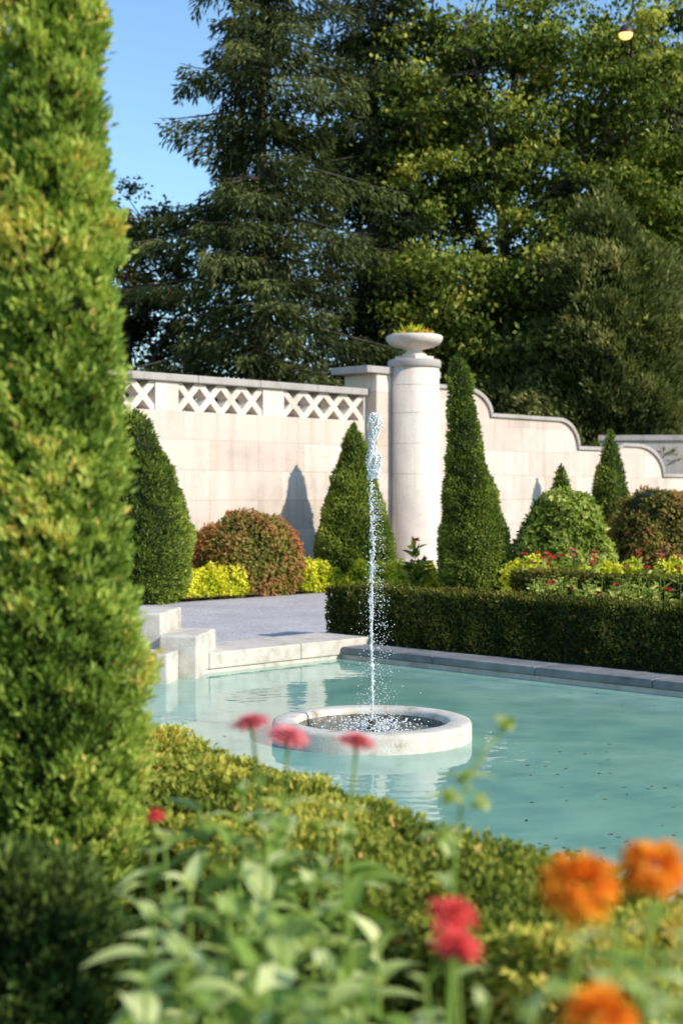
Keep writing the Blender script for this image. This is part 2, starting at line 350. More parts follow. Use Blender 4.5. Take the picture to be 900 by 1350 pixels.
for pa,pb in panels:
    nc=4; w=(pb-pa)/nc
    for k in range(nc):
        bar(mb,pa+k*w,LZ0,pa+(k+1)*w,LZ1,.12,-.300,-.030)
        bar(mb,pa+(k+1)*w,LZ0,pa+k*w,LZ1,.12,-.295,-.034)
mb.build('lattice',[M_stone],parent=wall)

def sloc(px):
    r=(px-450)/F; a=(28*r-.52)/(1-r); return -a/R2, 28+a
def zpx(y,d): return CAMZ-(y-HOR)/F*d
sA,dA=sloc(612); sB,dB=sloc(645); sC,dC=sloc(735); sD,dD=sloc(760); sE,dE=sloc(838); sF,dF=sloc(872)
zA=zpx(514,dA); zB=zpx(549,dB); zC=zB; zD=zpx(592,dD); zF=zpx(628,dF)
top=[(-1.5,zA),(sA,zA)]
top+= [(sA+(sB-sA)*math.sin(t),zB+(zA-zB)*math.cos(t)) for t in np.linspace(.15,math.pi/2,10)]
top+= [(sC,zC)]
top+= [(sC+(sD-sC)*math.sin(t),zD+(zC-zD)*math.cos(t)) for t in np.linspace(.15,math.pi/2,10)]
zE2=zD+.12
top+= [(sE+.9,zD),(sE+.6,zE2),(sE,zE2)]
top+= [(sE+(sF-sE)*math.sin(t),zF+(zE2-zF)*math.cos(t)) for t in np.linspace(.15,math.pi/2,10)]
top+= [(sF-6,zF)]
sw=empty('scrolled_garden_wall',WO,WR)
def strip(mb,top,zb,y0_,y1_):
    n=len(top)
    V=[(x,y0_,z) for x,z in top]+[(x,y0_,zb) for x,z in top]+[(x,y1_,z) for x,z in top]+[(x,y1_,zb) for x,z in top]
    Fc=[]
    for i in range(n-1):
        Fc+=[(i,i+1,n+i+1,n+i),(2*n+i+1,2*n+i,3*n+i,3*n+i+1),(i+1,i,2*n+i,2*n+i+1)]
    Fc+=[(0,n,3*n,2*n),(n-1,3*n-1,4*n-1,2*n-1)]
    Fc[-1]=(n-1,3*n-1,4*n-1,2*n-1)
    mb.add(V,Fc)
mb=MB(); strip(mb,top,-.2,-.35,0); mb.build('scroll_wall_body',[M_wall],parent=sw)
def profcap(mb,top,t,y0_,y1_):
    P=np.array(top); T=norm(np.gradient(P,axis=0)); Nn=np.stack([T[:,1],-T[:,0]],1)
    s=np.where(Nn[:,1]+(-Nn[:,0])*.5>=0,1,-1)[:,None]; Nn=Nn*s
    I=P-Nn*.01; O=P+Nn*t
    n=len(P); V=[]
    for A in (I,O):
        for y in (y0_,y1_): V+=[(x,y,z) for x,z in A]
    Fc=[]
    for i in range(n-1):
        Fc+=[(i,i+1,2*n+i+1,2*n+i),(n+i+1,n+i,3*n+i,3*n+i+1),(2*n+i,2*n+i+1,3*n+i+1,3*n+i),(i+1,i,n+i,n+i+1)]
    mb.add(V,Fc)
mb=MB(); profcap(mb,top,.07,-.41,.06); mb.build('scroll_coping',[M_trim],parent=sw)
mb=MB(); mb.box((0,0,-.2),(18,.4,3.12)); mb.box((-.05,-.06,3.122),(18,.46,3.26))
mb.build('boundary_wall',[M_trim],loc=(6.75,37.2,0),rotz=math.radians(-4))

pil=empty('stone_pillar',WO,WR)
mb=MB(); mb.box((-1.75,-.62,-.2),(.03,.26,4.06))
mb.build('pier',[M_wall],parent=pil,bevel=.015)
mb=MB(); mb.box((-1.82,-.69,4.062),(.35,.32,4.20)); mb.build('pier_cap',[M_trim],parent=pil,bevel=.015)
CC=(-.86,.45,0)
mb=MB(); revolve(mb,[(.58,-.2),(.58,.35),(.55,.38),(.52,.42),(.50,.45),(.495,4.22),(.495,4.22)],64,CC)
zj=[.9,1.5,2.1,2.7,3.3,3.85]
mb.build('column',[M_stone],parent=pil)
mb=MB()
revolve(mb,[(.3,4.2),(.515,4.2),(.53,4.22),(.53,4.33),(.51,4.36),(.36,4.37),(.001,4.37)],64,CC)
for z in zj: revolve(mb,[(.4975,z-.004),(.4985,z-.003),(.4985,z+.003),(.4975,z+.004)],64,CC)
mb.build('column_cap_and_joints',[M_trim],parent=pil)
urn=empty('planter_urn',WO,WR)
mb=MB(); mb.box((CC[0]-.27,CC[1]-.27,4.372),(CC[0]+.27,CC[1]+.27,4.44))
revolve(mb,[(.22,4.44),(.25,4.47),(.17,4.51),(.15,4.55),(.20,4.58),(.38,4.62),(.50,4.68),(.55,4.74),(.565,4.80),(.56,4.83),(.53,4.85),(.47,4.85),(.44,4.80),(.3,4.78),(.001,4.78)],56,CC)
mb.build('bowl',[M_stone],parent=urn)
mb=MB(); n=300; a=rng.uniform(0,6.28,n); rr=.42*np.sqrt(rng.random(n))
P=np.stack([CC[0]+rr*np.cos(a),CC[1]+rr*np.sin(a),np.full(n,4.79)+rng.random(n)*.06],1)
D=rdir(n)*.6+np.array([0,0,1.0]); leaves(mb,P,D,rng.uniform(.05,.12,n)+.22*(rr<.15),.045,0,rng.random(n))
m=rng.random(n)<.3; leaves(mb,P[m]+[0,0,.08],rdir(m.sum()),.06,.06,1,rng.random(m.sum()))
m=rng.random(n)<.4; leaves(mb,P[m]+[0,0,.04],rdir(m.sum())+[0,0,.6],.12,.05,2,rng.random(m.sum()))
mb.build('urn_flowers',[YEL,ORG,GRN],parent=urn)

# floodlight on a pole among the trees (lit in the photo)
fl=empty('floodlight_pole')
mb=MB(); tube(mb,[(8.35,41.2,0),(8.35,41.2,7),(8.35,41.2,14.5)],[.10,.08,.06],10)
tube(mb,[(8.35,41.2,14.3),(7.95,39.2,14.35),(7.50,37.2,14.05),(7.37,37.0,13.86)],.035,8); mb.build('pole_and_arm',[M_metal],parent=fl)
hd=np.array([7.36,37.0,13.68])
mb=MB(); revolve(mb,[(.001,.20),(.10,.19),(.16,.12),(.19,.0),(.19,-.03)],24,hd); mb.build('lamp_housing',[M_metal],parent=fl)
mb=MB(); revolve(mb,[(.175,-.02),(.165,-.09),(.11,-.15),(.001,-.175)],24,hd); mb.build('lamp_lens',[M_lens],parent=fl)

# ------------------------------------------------------------ foliage solids
def solid(name,c,prof,n,L,W,mats,lean=(0,0),outw=1.0,up=0.5,jit=.10,lump=.05,lscale=4,core=.86,shade_bias=0,clump=1,tones=.20,face=False):
    prof=np.array(prof,float); zs=prof[:,0]; rs=prof[:,1]; H=zs[-1]
    zz=np.linspace(zs[0],H,400); rr=np.interp(zz,zs,rs); sl=np.sqrt(1+np.gradient(rr,zz)**2)
    w=np.cumsum((rr+.01)*np.minimum(sl,6)); w/=w[-1]
    nc=n//clump
    z=np.interp(rng.random(nc),w,zz); r=np.interp(z,zs,rs); a=rng.uniform(0,2*np.pi,nc)
    slope=np.interp(z,zz,np.gradient(rr,zz))
    N=norm(np.stack([np.cos(a),np.sin(a),np.clip(-slope,-1,4)],1))
    base=np.stack([r*np.cos(a),r*np.sin(a),z],1)
    nz=noise(base+np.array(c),lscale); nf=noise(base+np.array(c)+5,lscale*3.3)
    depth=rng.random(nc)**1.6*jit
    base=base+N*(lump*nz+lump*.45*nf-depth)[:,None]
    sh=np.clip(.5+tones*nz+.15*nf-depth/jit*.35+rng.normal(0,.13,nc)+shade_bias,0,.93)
    base=np.repeat(base,clump,0); N=np.repeat(N,clump,0); sh=np.repeat(sh,clump); nn=len(base)
    if clump>1: base=base+rng.normal(0,L*.35,(nn,3))
    sh=np.clip(sh+rng.normal(0,.06,nn),0,.95); sh[rng.random(nn)<.012]=1.0
    leanv=np.stack([base[:,2]/H*lean[0],base[:,2]/H*lean[1],0*base[:,2]],1)
    P=base+leanv+np.array(c)
    mb=MB()
    if face:
        D=N*.25+rdir(nn)+np.array([0,0,-.15])
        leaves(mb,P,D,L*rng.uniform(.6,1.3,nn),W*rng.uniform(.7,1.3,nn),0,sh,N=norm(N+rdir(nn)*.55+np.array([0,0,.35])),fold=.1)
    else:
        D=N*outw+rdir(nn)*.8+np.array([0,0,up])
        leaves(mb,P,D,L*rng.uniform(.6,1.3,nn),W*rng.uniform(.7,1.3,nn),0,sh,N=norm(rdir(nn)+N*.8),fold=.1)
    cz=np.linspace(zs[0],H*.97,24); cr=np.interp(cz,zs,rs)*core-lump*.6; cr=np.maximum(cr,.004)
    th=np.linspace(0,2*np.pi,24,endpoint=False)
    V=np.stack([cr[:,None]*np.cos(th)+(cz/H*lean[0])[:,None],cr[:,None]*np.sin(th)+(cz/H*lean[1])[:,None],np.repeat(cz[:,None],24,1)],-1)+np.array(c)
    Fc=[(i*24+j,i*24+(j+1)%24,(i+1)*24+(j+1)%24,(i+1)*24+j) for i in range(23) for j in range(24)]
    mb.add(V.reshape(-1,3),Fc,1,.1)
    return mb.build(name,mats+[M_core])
def dome(h,r,p=2.3,n=16):
    t=np.linspace(0,1,n); return [(h*x,r*max(0,(1-x**p))**(1/p)*(.88+.12*min(1,x*3))) for x in t]
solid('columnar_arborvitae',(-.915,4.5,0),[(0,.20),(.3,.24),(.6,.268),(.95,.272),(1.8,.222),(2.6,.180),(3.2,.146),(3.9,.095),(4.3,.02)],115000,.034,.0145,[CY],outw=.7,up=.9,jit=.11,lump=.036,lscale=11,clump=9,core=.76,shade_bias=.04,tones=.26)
solid('shade_standin_bush',(-.82,3.62,0),dome(.70,.31),26000,.034,.02,[DKS],jit=.12,lump=.06,lscale=8,core=.75,clump=3)  # added bush, stands in for the column's own shaded base
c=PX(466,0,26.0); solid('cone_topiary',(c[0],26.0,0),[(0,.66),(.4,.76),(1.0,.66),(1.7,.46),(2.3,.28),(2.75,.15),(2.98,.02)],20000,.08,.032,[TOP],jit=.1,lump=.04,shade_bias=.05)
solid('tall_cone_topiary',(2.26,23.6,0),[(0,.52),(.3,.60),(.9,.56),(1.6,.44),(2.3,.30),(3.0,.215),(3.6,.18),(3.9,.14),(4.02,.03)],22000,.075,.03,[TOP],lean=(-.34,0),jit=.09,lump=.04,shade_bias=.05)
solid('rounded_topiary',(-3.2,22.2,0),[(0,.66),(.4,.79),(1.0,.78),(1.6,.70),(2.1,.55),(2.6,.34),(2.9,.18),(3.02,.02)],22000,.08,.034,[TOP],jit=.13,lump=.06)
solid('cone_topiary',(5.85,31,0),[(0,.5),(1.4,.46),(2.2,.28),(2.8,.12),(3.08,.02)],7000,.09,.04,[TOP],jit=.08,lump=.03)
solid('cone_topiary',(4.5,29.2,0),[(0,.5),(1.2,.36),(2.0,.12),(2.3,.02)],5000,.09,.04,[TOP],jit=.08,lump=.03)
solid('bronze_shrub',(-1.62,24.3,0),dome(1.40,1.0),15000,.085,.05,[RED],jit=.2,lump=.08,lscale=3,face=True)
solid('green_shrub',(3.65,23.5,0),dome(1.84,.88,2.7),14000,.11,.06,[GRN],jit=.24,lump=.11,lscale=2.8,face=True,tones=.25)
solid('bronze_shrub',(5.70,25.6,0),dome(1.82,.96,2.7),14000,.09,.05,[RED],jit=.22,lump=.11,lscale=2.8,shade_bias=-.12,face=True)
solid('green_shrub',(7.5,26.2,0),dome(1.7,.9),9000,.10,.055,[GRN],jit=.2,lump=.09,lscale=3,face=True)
def mound(x,d,w,h,nm='yellow_flower_mound'):
    c=PX(x,0,d); solid(nm,(c[0],d,0),dome(h,w),int(2300*w/.3),.06,.05,[YEL],jit=.16,lump=.09,lscale=7,shade_bias=.0,tones=.35,face=True,core=.7)
for x,d,w,h in [(252,22.9,.20,.42),(276,23.0,.20,.46),(306,23.3,.21,.42),(402,24.4,.18,.52),(422,24.6,.22,.55),(446,24.5,.18,.48),(468,24.4,.25,.62),(500,24.5,.2,.50),(524,24.6,.2,.5),(548,24.9,.2,.45),(568,24.8,.2,.52)]: mound(x,d,w,h)
for x,d,h in [(684,21.7,.62),(702,21.5,.72),(728,21.6,.64),(756,21.4,.74),(775,21.4,.62),(792,21.5,.70),(812,21.5,.60),(835,21.6,.74),(852,21.4,.6),(868,21.3,.64),(892,21.3,.70)]: mound(x,d,.21,h)

def hedge(name,p0,p1,width,h,dens,L,W,mat,shade_bias=0,lump=.02,jit=.06,i=.05):
    p0=np.array(p0,float); p1=np.array(p1,float); T=p1-p0; Ln=np.linalg.norm(T); T/=Ln
    Nw=np.array([-T[1],T[0]])
    areas=[Ln*width,Ln*h,Ln*h,width*h,width*h]
    P=[];N=[]
    for k,A in enumerate(areas):
        n=int(A*dens); a=rng.random(n); b=rng.random(n)
        if k==0: s=a*Ln; w=b*width; z=np.full(n,h); nn=(0,0,1)
        elif k in(1,2): s=a*Ln; w=np.full(n,0 if k==1 else width); z=b*h; nn=(*(Nw*(-1 if k==1 else 1)),0)
        else: s=np.full(n,0 if k==3 else Ln); w=a*width; z=b*h; nn=(*(T*(-1 if k==3 else 1)),0)
        xy=p0+s[:,None]*T+w[:,None]*Nw
        P.append(np.column_stack([xy,z])); N.append(np.tile(nn,(n,1)))
    P=np.concatenate(P);N=np.concatenate(N).astype(float); n=len(P)
    nz=noise(P,5); nf=noise(P+3,16); dp=rng.random(n)**1.6*jit
    P=P+N*(lump*nz+lump*.5*nf-dp)[:,None]
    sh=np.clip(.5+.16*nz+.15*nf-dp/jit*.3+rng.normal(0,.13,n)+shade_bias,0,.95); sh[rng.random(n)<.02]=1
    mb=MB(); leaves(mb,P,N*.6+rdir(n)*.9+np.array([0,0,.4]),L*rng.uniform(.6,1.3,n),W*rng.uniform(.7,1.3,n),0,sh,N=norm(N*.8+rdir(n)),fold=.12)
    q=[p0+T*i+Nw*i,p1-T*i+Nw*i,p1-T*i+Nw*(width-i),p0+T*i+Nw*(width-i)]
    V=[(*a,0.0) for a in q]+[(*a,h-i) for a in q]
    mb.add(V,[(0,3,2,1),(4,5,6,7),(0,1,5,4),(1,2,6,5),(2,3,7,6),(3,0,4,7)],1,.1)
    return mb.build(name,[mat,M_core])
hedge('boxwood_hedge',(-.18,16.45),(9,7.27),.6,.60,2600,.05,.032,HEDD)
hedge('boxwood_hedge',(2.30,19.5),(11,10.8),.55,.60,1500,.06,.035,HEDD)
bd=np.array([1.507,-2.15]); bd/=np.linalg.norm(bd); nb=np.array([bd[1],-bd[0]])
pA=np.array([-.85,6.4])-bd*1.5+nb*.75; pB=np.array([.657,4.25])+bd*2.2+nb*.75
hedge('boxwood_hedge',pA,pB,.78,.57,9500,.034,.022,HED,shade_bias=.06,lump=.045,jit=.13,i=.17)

def stemflower(mb,base,top,r,matp,nleaf=6,leafL=.08):
    base=np.array(base);top=np.array(top)
    t=np.linspace(0,1,5)[:,None]; pts=base+(top-base)*t; pts[1:4,:2]+=rng.normal(0,.01,(3,2))
    tube(mb,pts,.005,5,0,.4)
    n=24; a=rng.uniform(0,6.28,n); D=np.stack([np.cos(a),np.sin(a),rng.uniform(-.1,.7,n)],1)
    leaves(mb,np.tile(top,(n,1)),D,r,r*.5,matp,rng.random(n))
    k=nleaf; tt=rng.uniform(.2,.9,k)[:,None]; P=base+(top-base)*tt
    leaves(mb,P,rdir(k)*[1,1,.3]+[0,0,.3],leafL,leafL*.4,0,rng.random(k))
mb=MB()
for i in range(22):
    px=rng.uniform(690,900); d=rng.uniform(19.8,21); X=(px-450)/F*d
    z=rng.uniform(.6,.88); stemflower(mb,(X,d,0),(X,d,z),.055,1 if rng.random()<.7 else 2,14,.14)
for px,py,d in [(741,733,20.5),(727,768,17.6),(755,775,17.6),(789,785,17.2),(812,772,17.8),(880,778,17.0),(722,772,17.7),(893,750,20)]:
    c=PX(px,py,d); stemflower(mb,(c[0],d,0),c,.06,1,18,.14)
for i in range(60):
    px=rng.uniform(700,900); d=rng.uniform(17.0,18.0); X=(px-450)/F*d; z=rng.uniform(.5,.68)
    stemflower(mb,(X,d,0),(X,d,z),.03,0,16,.13)
mb.build('bedding_flowers',[GRN,REDP,PINK])
mb=MB(); c=PX(547,712,24.3); stemflower(mb,(c[0],24.3,0),c,.09,1,26,.25)
for i in range(5):
    c2=PX(547+rng.uniform(-14,14),rng.uniform(735,750),24.3); stemflower(mb,(c[0],24.3,0),c2,.05,1,16,.22)
mb.build('dahlia_plant',[TOP,REDP])

# ------------------------------------------------------------ trees
def spruce(name,X,Y,H,rfun,mat,zmin=1.5,dens=1.0,card=.20):
    e=empty(name,(X,Y,0)); mb=MB()
    zt=np.linspace(0,H,12); tube(mb,np.stack([.05*np.sin(zt),0*zt,zt],1),np.maximum(.32*(1-zt/H),.02),9)
    fb=MB(); z=zmin
    while z<H-.3:
        k=rng.integers(5,8); a0_=rng.uniform(0,6.28)
        for j in range(k):
            a=a0_+j*6.283/k+rng.normal(0,.25); Lb=rfun(z)*rng.choice([rng.uniform(.40,.8),rng.uniform(.85,1.3)])
            zb=z+rng.uniform(-.2,.2); out=np.array([math.cos(a),math.sin(a),0]); side=np.array([-out[1],out[0],0])
            t=np.linspace(0,1,7)[:,None]
            rise=.12*rng.uniform(.3,1.5)
            cur=lambda t: np.array([0,0,zb])+out*(Lb*t)+np.array([0,0,1])*(Lb*(rise*t-.62*t**2+.36*t**3))
            tube(mb,cur(t),np.linspace(.035,.006,7)*(.5+Lb/4),5)
            n=int(165*Lb*dens)
            ntw=int(4+Lb*3.5); tw=rng.integers(0,ntw,n); off=(tw+.5)/ntw*.95
            tt=np.clip(off+rng.normal(0,.012,n),0.03,1.03)
            sgn=rng.choice([-1,1],n); wm=(.30*Lb*(1-tt)+.12); q=rng.random(n)
            w=wm*q*sgn; tt=tt+.10*q*(1-tt)
            P=cur(tt[:,None])+side*w[:,None]
            hl=rng.uniform(.2,.85,ntw)[tw]
            hang=rng.random(n)**1.2*hl*(1-.3*tt)*min(1,Lb/2)
            P[:,2]-=hang+np.abs(w)*.25
            D=out*.45+side*sgn[:,None]*.35+np.array([0,0,-.75])*(.3+hang[:,None]*2)+rdir(n)*.35
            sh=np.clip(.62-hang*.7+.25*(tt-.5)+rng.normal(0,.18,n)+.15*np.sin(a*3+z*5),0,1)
            leaves(fb,P,D,card*rng.uniform(.6,1.3,n),card*.26,0,sh)
        z+=rng.uniform(.44,.72)
    mb.build('trunk_and_branches',[M_bark],parent=e); fb.build('needles',[mat],parent=e)
def broad(name,X,Y,H,crown,nclu,lpc,leaf,mat,crad=.6,trunk=.25,seed_gap=.0,surf=.35,shade_bias=0,nl=9,extra=None):
    e=empty(name,(X,Y,0)); mb=MB(); fb=MB()
    cx,cy,cz,rx,ry,rz=crown
    tip=np.array([cx,cy,cz+rz*.6]); t=np.linspace(0,1,9)[:,None]
    wob=np.array([.35,.15,0]); tr=tip*t+wob*np.sin(t*7)*t
    tube(mb,tr,trunk*(1-.88*t[:,0])**.8,9)
    limbpts=[tr[3:]]
    for k in range(nl):
        u=rng.uniform(.28,.8); i=u*8; i0=int(i); b=tr[i0]+(tr[i0+1]-tr[i0])*(i-i0)
        a=k*2.4+rng.normal(0,.3); e2=rng.uniform(-.1,.9)
        tgt=np.array([cx+rx*.8*math.cos(a)*math.cos(e2),cy+ry*.8*math.sin(a)*math.cos(e2),max(b[2]+.4,cz+rz*.75*math.sin(e2)+rng.uniform(-1,1))])
        s=np.linspace(0,1,9)[:,None]; q=b+(tgt-b)*s; q[:,2]+=(.12*np.linalg.norm(tgt-b)*np.sin(s*np.pi))[:,0]; q[1:]+=np.cumsum(rng.normal(0,.09,(8,3)),0)
        tube(mb,q,trunk*.42*(1-.85*s[:,0]),6); limbpts.append(q[1:])
    LP=np.concatenate(limbpts)
    d=rdir(nclu)*(rng.random(nclu)**surf)[:,None]; C=d*[rx,ry,rz]+[cx,cy,cz]
    C=C[noise(C+X,1.1)>-1.0+seed_gap]
    if extra is not None: C=np.concatenate([C,extra])
    for c in C:
        dd=np.linalg.norm(LP-c,axis=1)+np.maximum(0,LP[:,2]-c[2])*.5; b=LP[np.argmin(dd)]
        s=np.linspace(0,1,5)[:,None]; q=b+(c-b)*s; q[1:4]+=rng.normal(0,.12,(3,3))
        tube(mb,q,np.linspace(.035,.008,5),5)
    for c in C:
        n=int(lpc*rng.uniform(.6,1.4)); s=crad*rng.uniform(.55,1.3)
        ax=rdir(1)[0]*[1,1,.4]; P=c+rng.normal(0,s*.45,(n,3))*[1,1,.5]+ax*rng.normal(0,s*.6,n)[:,None]
        cs=rng.normal(0,.19)+shade_bias
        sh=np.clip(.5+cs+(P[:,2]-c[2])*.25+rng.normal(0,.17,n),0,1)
        leaves(fb,P,rdir(n)+[0,0,-.3],leaf*rng.uniform(.6,1.3,n),leaf*.62,0,sh,N=norm(rdir(n)+[.25,-.1,.5]),fold=.1)
    mb.build('trunk_and_limbs',[M_bark],parent=e); fb.build('foliage',[mat],parent=e)
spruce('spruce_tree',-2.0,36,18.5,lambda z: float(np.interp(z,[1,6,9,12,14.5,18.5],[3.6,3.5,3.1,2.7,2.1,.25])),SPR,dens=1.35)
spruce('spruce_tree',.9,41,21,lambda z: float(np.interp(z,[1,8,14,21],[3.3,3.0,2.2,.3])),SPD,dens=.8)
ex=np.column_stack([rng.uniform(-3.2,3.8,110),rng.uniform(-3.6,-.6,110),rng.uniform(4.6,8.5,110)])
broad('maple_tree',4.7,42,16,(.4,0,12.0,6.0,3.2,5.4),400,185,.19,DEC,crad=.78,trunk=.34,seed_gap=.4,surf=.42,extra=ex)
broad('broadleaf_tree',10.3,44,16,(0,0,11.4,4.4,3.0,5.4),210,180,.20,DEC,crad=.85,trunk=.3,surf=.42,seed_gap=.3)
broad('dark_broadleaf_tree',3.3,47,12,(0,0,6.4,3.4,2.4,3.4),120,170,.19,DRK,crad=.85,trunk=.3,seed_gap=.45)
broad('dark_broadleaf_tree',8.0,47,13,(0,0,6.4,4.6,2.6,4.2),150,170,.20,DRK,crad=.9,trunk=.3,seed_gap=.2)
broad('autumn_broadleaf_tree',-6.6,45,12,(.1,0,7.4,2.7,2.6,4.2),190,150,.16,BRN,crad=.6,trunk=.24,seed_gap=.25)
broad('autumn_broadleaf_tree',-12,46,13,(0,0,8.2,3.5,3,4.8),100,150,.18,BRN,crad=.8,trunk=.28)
broad('orange_autumn_tree',1.9,45.5,8,(0,0,6.8,1.3,1.3,1.8),36,120,.16,ORF,crad=.6,trunk=.15)
solid('juniper_tree',(7.3,39.2,0),[(0,1.8),(1.5,2.1),(4,2.5),(6.4,2.3),(8.0,1.7),(9.4,.9),(10.2,.05)],70000,.19,.065,[JUN],jit=.8,lump=.45,lscale=1.3,up=.7,core=.55,clump=5,tones=.25)
solid('juniper_tree',(10.9,40.2,0),[(0,1.3),(1.5,1.6),(3.5,2.0),(5.8,1.7),(7.5,.9),(8.6,.05)],36000,.19,.065,[JUN],jit=.7,lump=.4,lscale=1.3,up=.7,core=.55,clump=5)
solid('juniper_tree',(4.6,39.6,0),[(0,1.3),(1.5,1.5),(3.5,1.5),(4.6,1.0),(5.6,.5),(6.2,.05)],26000,.19,.065,[JUN],jit=.7,lump=.4,lscale=1.3,up=.7,core=.55,clump=5,shade_bias=-.2)
fb=MB()
for i in range(280):
    c=np.array([rng.uniform(-22,30),rng.uniform(50,58),0]); c[2]=rng.uniform(.5,5.5+1.5*math.sin(c[0]*.5))
    n=190; P=c+rng.normal(0,.85,(n,3))*[1,1,.7]; leaves(fb,P,rdir(n),.31,.19,0,np.clip(.45+rng.normal(0,.2,n)+rng.normal(0,.15),0,1))
for i in range(26):
    x=rng.uniform(-22,30); tube(fb,[(x,55,0),(x+.2,55,3),(x,55,6)],[.2,.15,.05],6,1)
fb.build('distant_tree_line',[DRK,M_bark])

# ------------------------------------------------------------ zinnias
def bigleaf(mb,base,D,U,L,W,droop,sh,mat=0):
    D=np.array(D)/np.linalg.norm(D); S=np.cross(D,U); S/=np.linalg.norm(S); U2=np.cross(S,D)
    k=7; t=np.linspace(0,1,k); wid=W*.5*np.sin(np.pi*np.clip(t*.93+.07,0,1)**.72); wid[-1]=.001
    cen=base+D*(L*t)[:,None]+U2*(L*(.18*t-droop*t**2))[:,None]+np.array([0,0,-1])*(L*droop*.5*t**2)[:,None]
    A=cen+S*wid[:,None]+U2*(wid*.35)[:,None]; B=cen-S*wid[:,None]+U2*(wid*.35)[:,None]
    V=np.concatenate([A,cen,B]); Fc=[]
    for i in range(k-1): Fc+=[(i,i+1,k+i+1,k+i),(k+i,k+i+1,2*k+i+1,2*k+i)]
    mb.add(V,Fc,mat,np.clip(sh+rng.normal(0,.03,len(V)),0,1),True)
def head(mb,c,r,mat,kind='flat',tilt=(0,0,1)):
    tilt=np.array(tilt,float); tilt/=np.linalg.norm(tilt); A=np.cross(tilt,[.3,.8,.1]); A/=np.linalg.norm(A); B=np.cross(tilt,A)
    if kind=='flat':
        for lay,(rr,el,n) in enumerate([(1.2,-.02,15),(1.05,.10,14),(.85,.25,12),(.6,.45,10),(.35,.9,8)]):
            for i in range(n):
                a=6.283*(i+.5*lay)/n+rng.normal(0,.08); d=(A*math.cos(a)+B*math.sin(a))*math.cos(el)+tilt*math.sin(el)
                bigleaf(mb,c+tilt*.003*lay,d,tilt,r*rr*rng.uniform(.88,1.1),r*.42,.08,.35+.55*rng.random(),mat)
        for i in range(14):
            d=rdir(1)[0]*.5-tilt; bigleaf(mb,c,d,A,r*.35,r*.25,0,.4,0)
    else:
        n=150
        for i in range(n):
            z=1-1.55*(i+.5)/n; a=i*2.39996; q=math.sqrt(max(0,1-z*z)); d=(A*math.cos(a)+B*math.sin(a))*q*1.15+tilt*z*.8
            d=d+rng.normal(0,.16,3); bigleaf(mb,c+d*r*.42,d,tilt+rng.normal(0,.2,3),r*.62*rng.uniform(.75,1.2),r*.45,.25,.1+.85*rng.random(),mat)
def plant(px,py,d,flower=None,fr=.035,nodes=7,LL=.12,name='zinnia_plant',base_off=None,tilt=(0,-.4,1),lfrom=0,sb=0):
    topp=PX(px,py,d); mb=MB()
    bo=rng.normal(0,.06,2) if base_off is None else base_off
    base=np.array([topp[0]+bo[0],topp[1]+bo[1]+.05,0.0])
    t=np.linspace(0,1,9)[:,None]; pts=base+(topp-base)*t; pts[:,:2]+=.015*np.sin(t*5+px)*(1-t)
    tube(mb,pts,np.linspace(.006,.0035,9),6,0,.55)
    az=rng.uniform(0,3.14)
    for k in range(nodes):
        zt=topp[2]-.02-(k+lfrom)*.062; 
        if zt<.15: break
        tt=zt/topp[2]; b=base+(topp-base)*tt; b[:2]+=.015*math.sin(tt*5+px)*(1-tt)
        az+=1.57+rng.normal(0,.3)
        for s in (0,1):
            a=az+s*math.pi+rng.normal(0,.2); el=rng.uniform(.0,.75) if k>0 else rng.uniform(.5,1.1)
            D=np.array([math.cos(a)*math.cos(el),math.sin(a)*math.cos(el),math.sin(el)])
            l=LL*rng.uniform(.7,1.15)*(.62 if k==0 else 1)
            bigleaf(mb,b,D,np.array([0,0,1.0])+rng.normal(0,.15,3),l,l*.42,rng.uniform(.15,.55),np.clip(rng.normal(.62-.05*k,.22)+sb,0,1))
    if flower:
        mt,kind=flower; head(mb,topp,fr,mt,kind,tilt)
    return mb.build(name,[ZLF,PINK,REDP,ORG])
for px,py,d in [(215,1100,2.9),(262,1060,3.1),(320,1040,3.2),(372,1060,3.1),(420,1085,3.0),(300,1110,2.8),(352,1130,2.7),(250,1160,2.6),(455,1120,2.9),(410,1160,2.6),
                (200,1200,2.5),(300,1200,2.45),(370,1215,2.4),(460,1190,2.6),(240,1250,2.3),(330,1270,2.2),(430,1265,2.3),(190,1290,2.2),(500,1240,2.5),(280,1320,2.1),(390,1320,2.1),(480,1310,2.2)]:
    plant(px,py,d,nodes=9,LL=.13,sb=.05)
plant(332,957,3.0,(1,'flat'),.043,5,.09,lfrom=2,tilt=(-.1,-.15,1))
plant(380,975,2.95,(1,'flat'),.046,5,.09,lfrom=2,tilt=(.25,-.25,1))
plant(470,982,2.9,(1,'flat'),.040,5,.09,lfrom=2,tilt=(.2,-.1,1),base_off=(-.1,0))
plant(205,1078,2.9,(2,'flat'),.018,6,.09,lfrom=1)
plant(596,1210,2.1,(2,'flat'),.036,4,.08,lfrom=3,tilt=(.1,-.5,1))
plant(600,1250,2.0,(2,'flat'),.034,4,.08,lfrom=3,tilt=(.3,-.5,1))
mb=MB()
for p0_,p1_ in [((600,1130),(615,1030)),((615,1030),(668,958)),((612,1040),(632,1058)),((608,1060),(592,1050)),((605,1090),(580,1105))]:
    a=PX(*p0_,2.6); b=PX(*p1_,2.6); b[1]+=rng.normal(0,.03)
    tube(mb,[a,(a+b)/2+[0,0,.01],b],[.004,.003,.002],6,0,.6)
    n=16; leaves(mb,np.tile(b,(n,1)),rdir(n)+[0,0,.3],.022,.014,0,.6+.3*rng.random(n))
    for q in range(2): bigleaf(mb,b,np.array([rng.normal(),rng.normal(),.4]),np.array([0,0,1.0]),.06,.025,.3,.75)
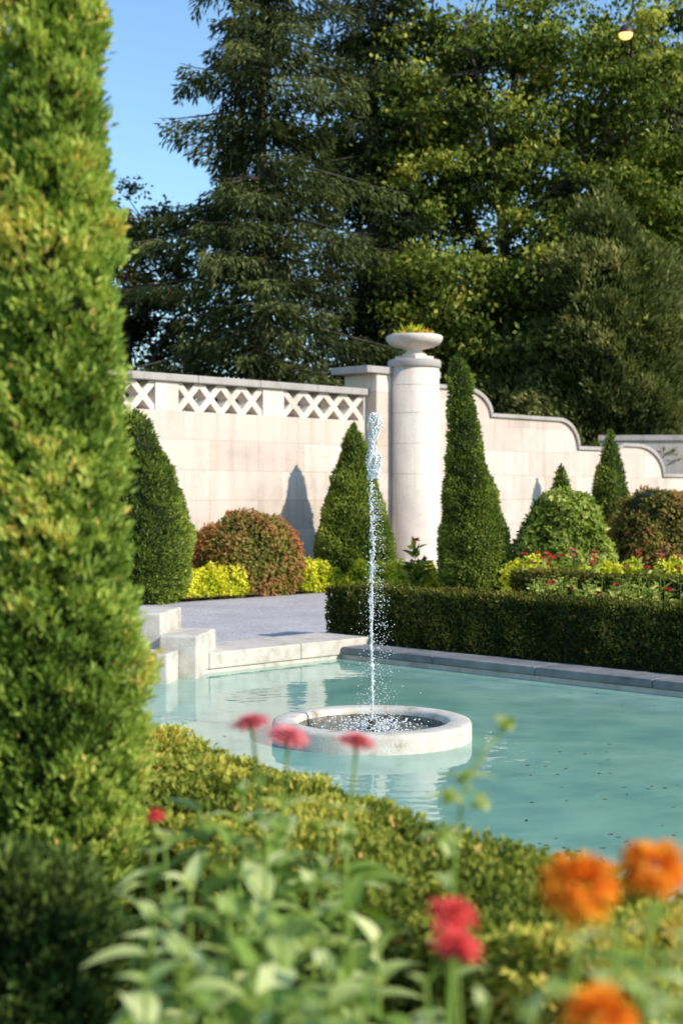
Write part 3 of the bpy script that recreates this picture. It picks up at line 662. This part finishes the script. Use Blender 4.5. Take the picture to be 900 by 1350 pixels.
a=PX(600,1130,2.6); tube(mb,[(a[0]-.05,a[1],0),a-[.02,0,.4],a],[.006,.005,.004],6,0,.5)
for q in range(8):
    b=a-[.01,0,.06*q]; bigleaf(mb,b,np.array([rng.normal(),rng.normal(),.5]),np.array([0,0,1.0]),.09,.036,.35,.7)
mb.build('zinnia_bud_stem',[ZLF])
plant(762,1168,1.72,(3,'ball'),.046,5,.10,lfrom=1,tilt=(-.1,-.35,1),name='orange_zinnia_plant',sb=.2)
plant(860,1146,1.80,(3,'ball'),.040,5,.10,lfrom=1,tilt=(.1,-.35,1),name='orange_zinnia_plant',sb=.2)
plant(790,1345,1.45,(3,'ball'),.036,4,.09,lfrom=1,tilt=(.1,-.3,1),name='orange_zinnia_plant',sb=.2)
for px,py,d in [(812,1225,1.75),(872,1250,1.7),(905,1230,1.8),(745,1300,1.7),(850,1310,1.55),(700,1335,1.7),(905,1320,1.5),(560,1290,2.1),(640,1320,1.95)]:
    plant(px,py,d,nodes=7,LL=.09,sb=.2)

# ------------------------------------------------------------ light, sky, camera
sd=np.array([1.16,-.68,.84]); sd/=np.linalg.norm(sd)
sun=bpy.data.lights.new('sun','SUN'); sun.energy=5.0; sun.angle=math.radians(.53); sun.color=(1,.935,.81)
so=bpy.data.objects.new('sun',sun); scene.collection.objects.link(so)
so.rotation_euler=Vector(sd).to_track_quat('Z','Y').to_euler(); so.location=(20,-10,20)
w=bpy.data.worlds.new('World'); scene.world=w; w.use_nodes=True
nt=w.node_tree; bg=nt.nodes['Background']; sk=nt.nodes.new('ShaderNodeTexSky'); sk.sky_type='NISHITA'; sk.sun_disc=False
sk.sun_elevation=math.asin(sd[2]); sk.sun_rotation=math.atan2(sd[0],sd[1]); sk.air_density=1.2; sk.dust_density=.1; sk.ozone_density=2.0
mul=nt.nodes.new('ShaderNodeMixRGB'); mul.blend_type='MULTIPLY'; mul.inputs[0].default_value=1; mul.inputs[2].default_value=(1.08,1.28,1.42,1)
nt.links.new(sk.outputs[0],mul.inputs[1]); nt.links.new(mul.outputs[0],bg.inputs[0]); bg.inputs[1].default_value=.15
cam=bpy.data.cameras.new('camera'); co_=bpy.data.objects.new('camera',cam); scene.collection.objects.link(co_)
cam.sensor_fit='VERTICAL'; cam.sensor_height=36; cam.sensor_width=24; cam.lens=50
co_.location=(0,0,CAMZ); co_.rotation_euler=(math.radians(90)-math.atan((675-HOR)/F),0,0)
cam.clip_start=.05; cam.clip_end=2000
cam.dof.use_dof=True; cam.dof.focus_distance=10.5; cam.dof.aperture_fstop=2.3
scene.camera=co_
scene.view_settings.view_transform='Standard'; scene.view_settings.look='None'; scene.view_settings.exposure=0
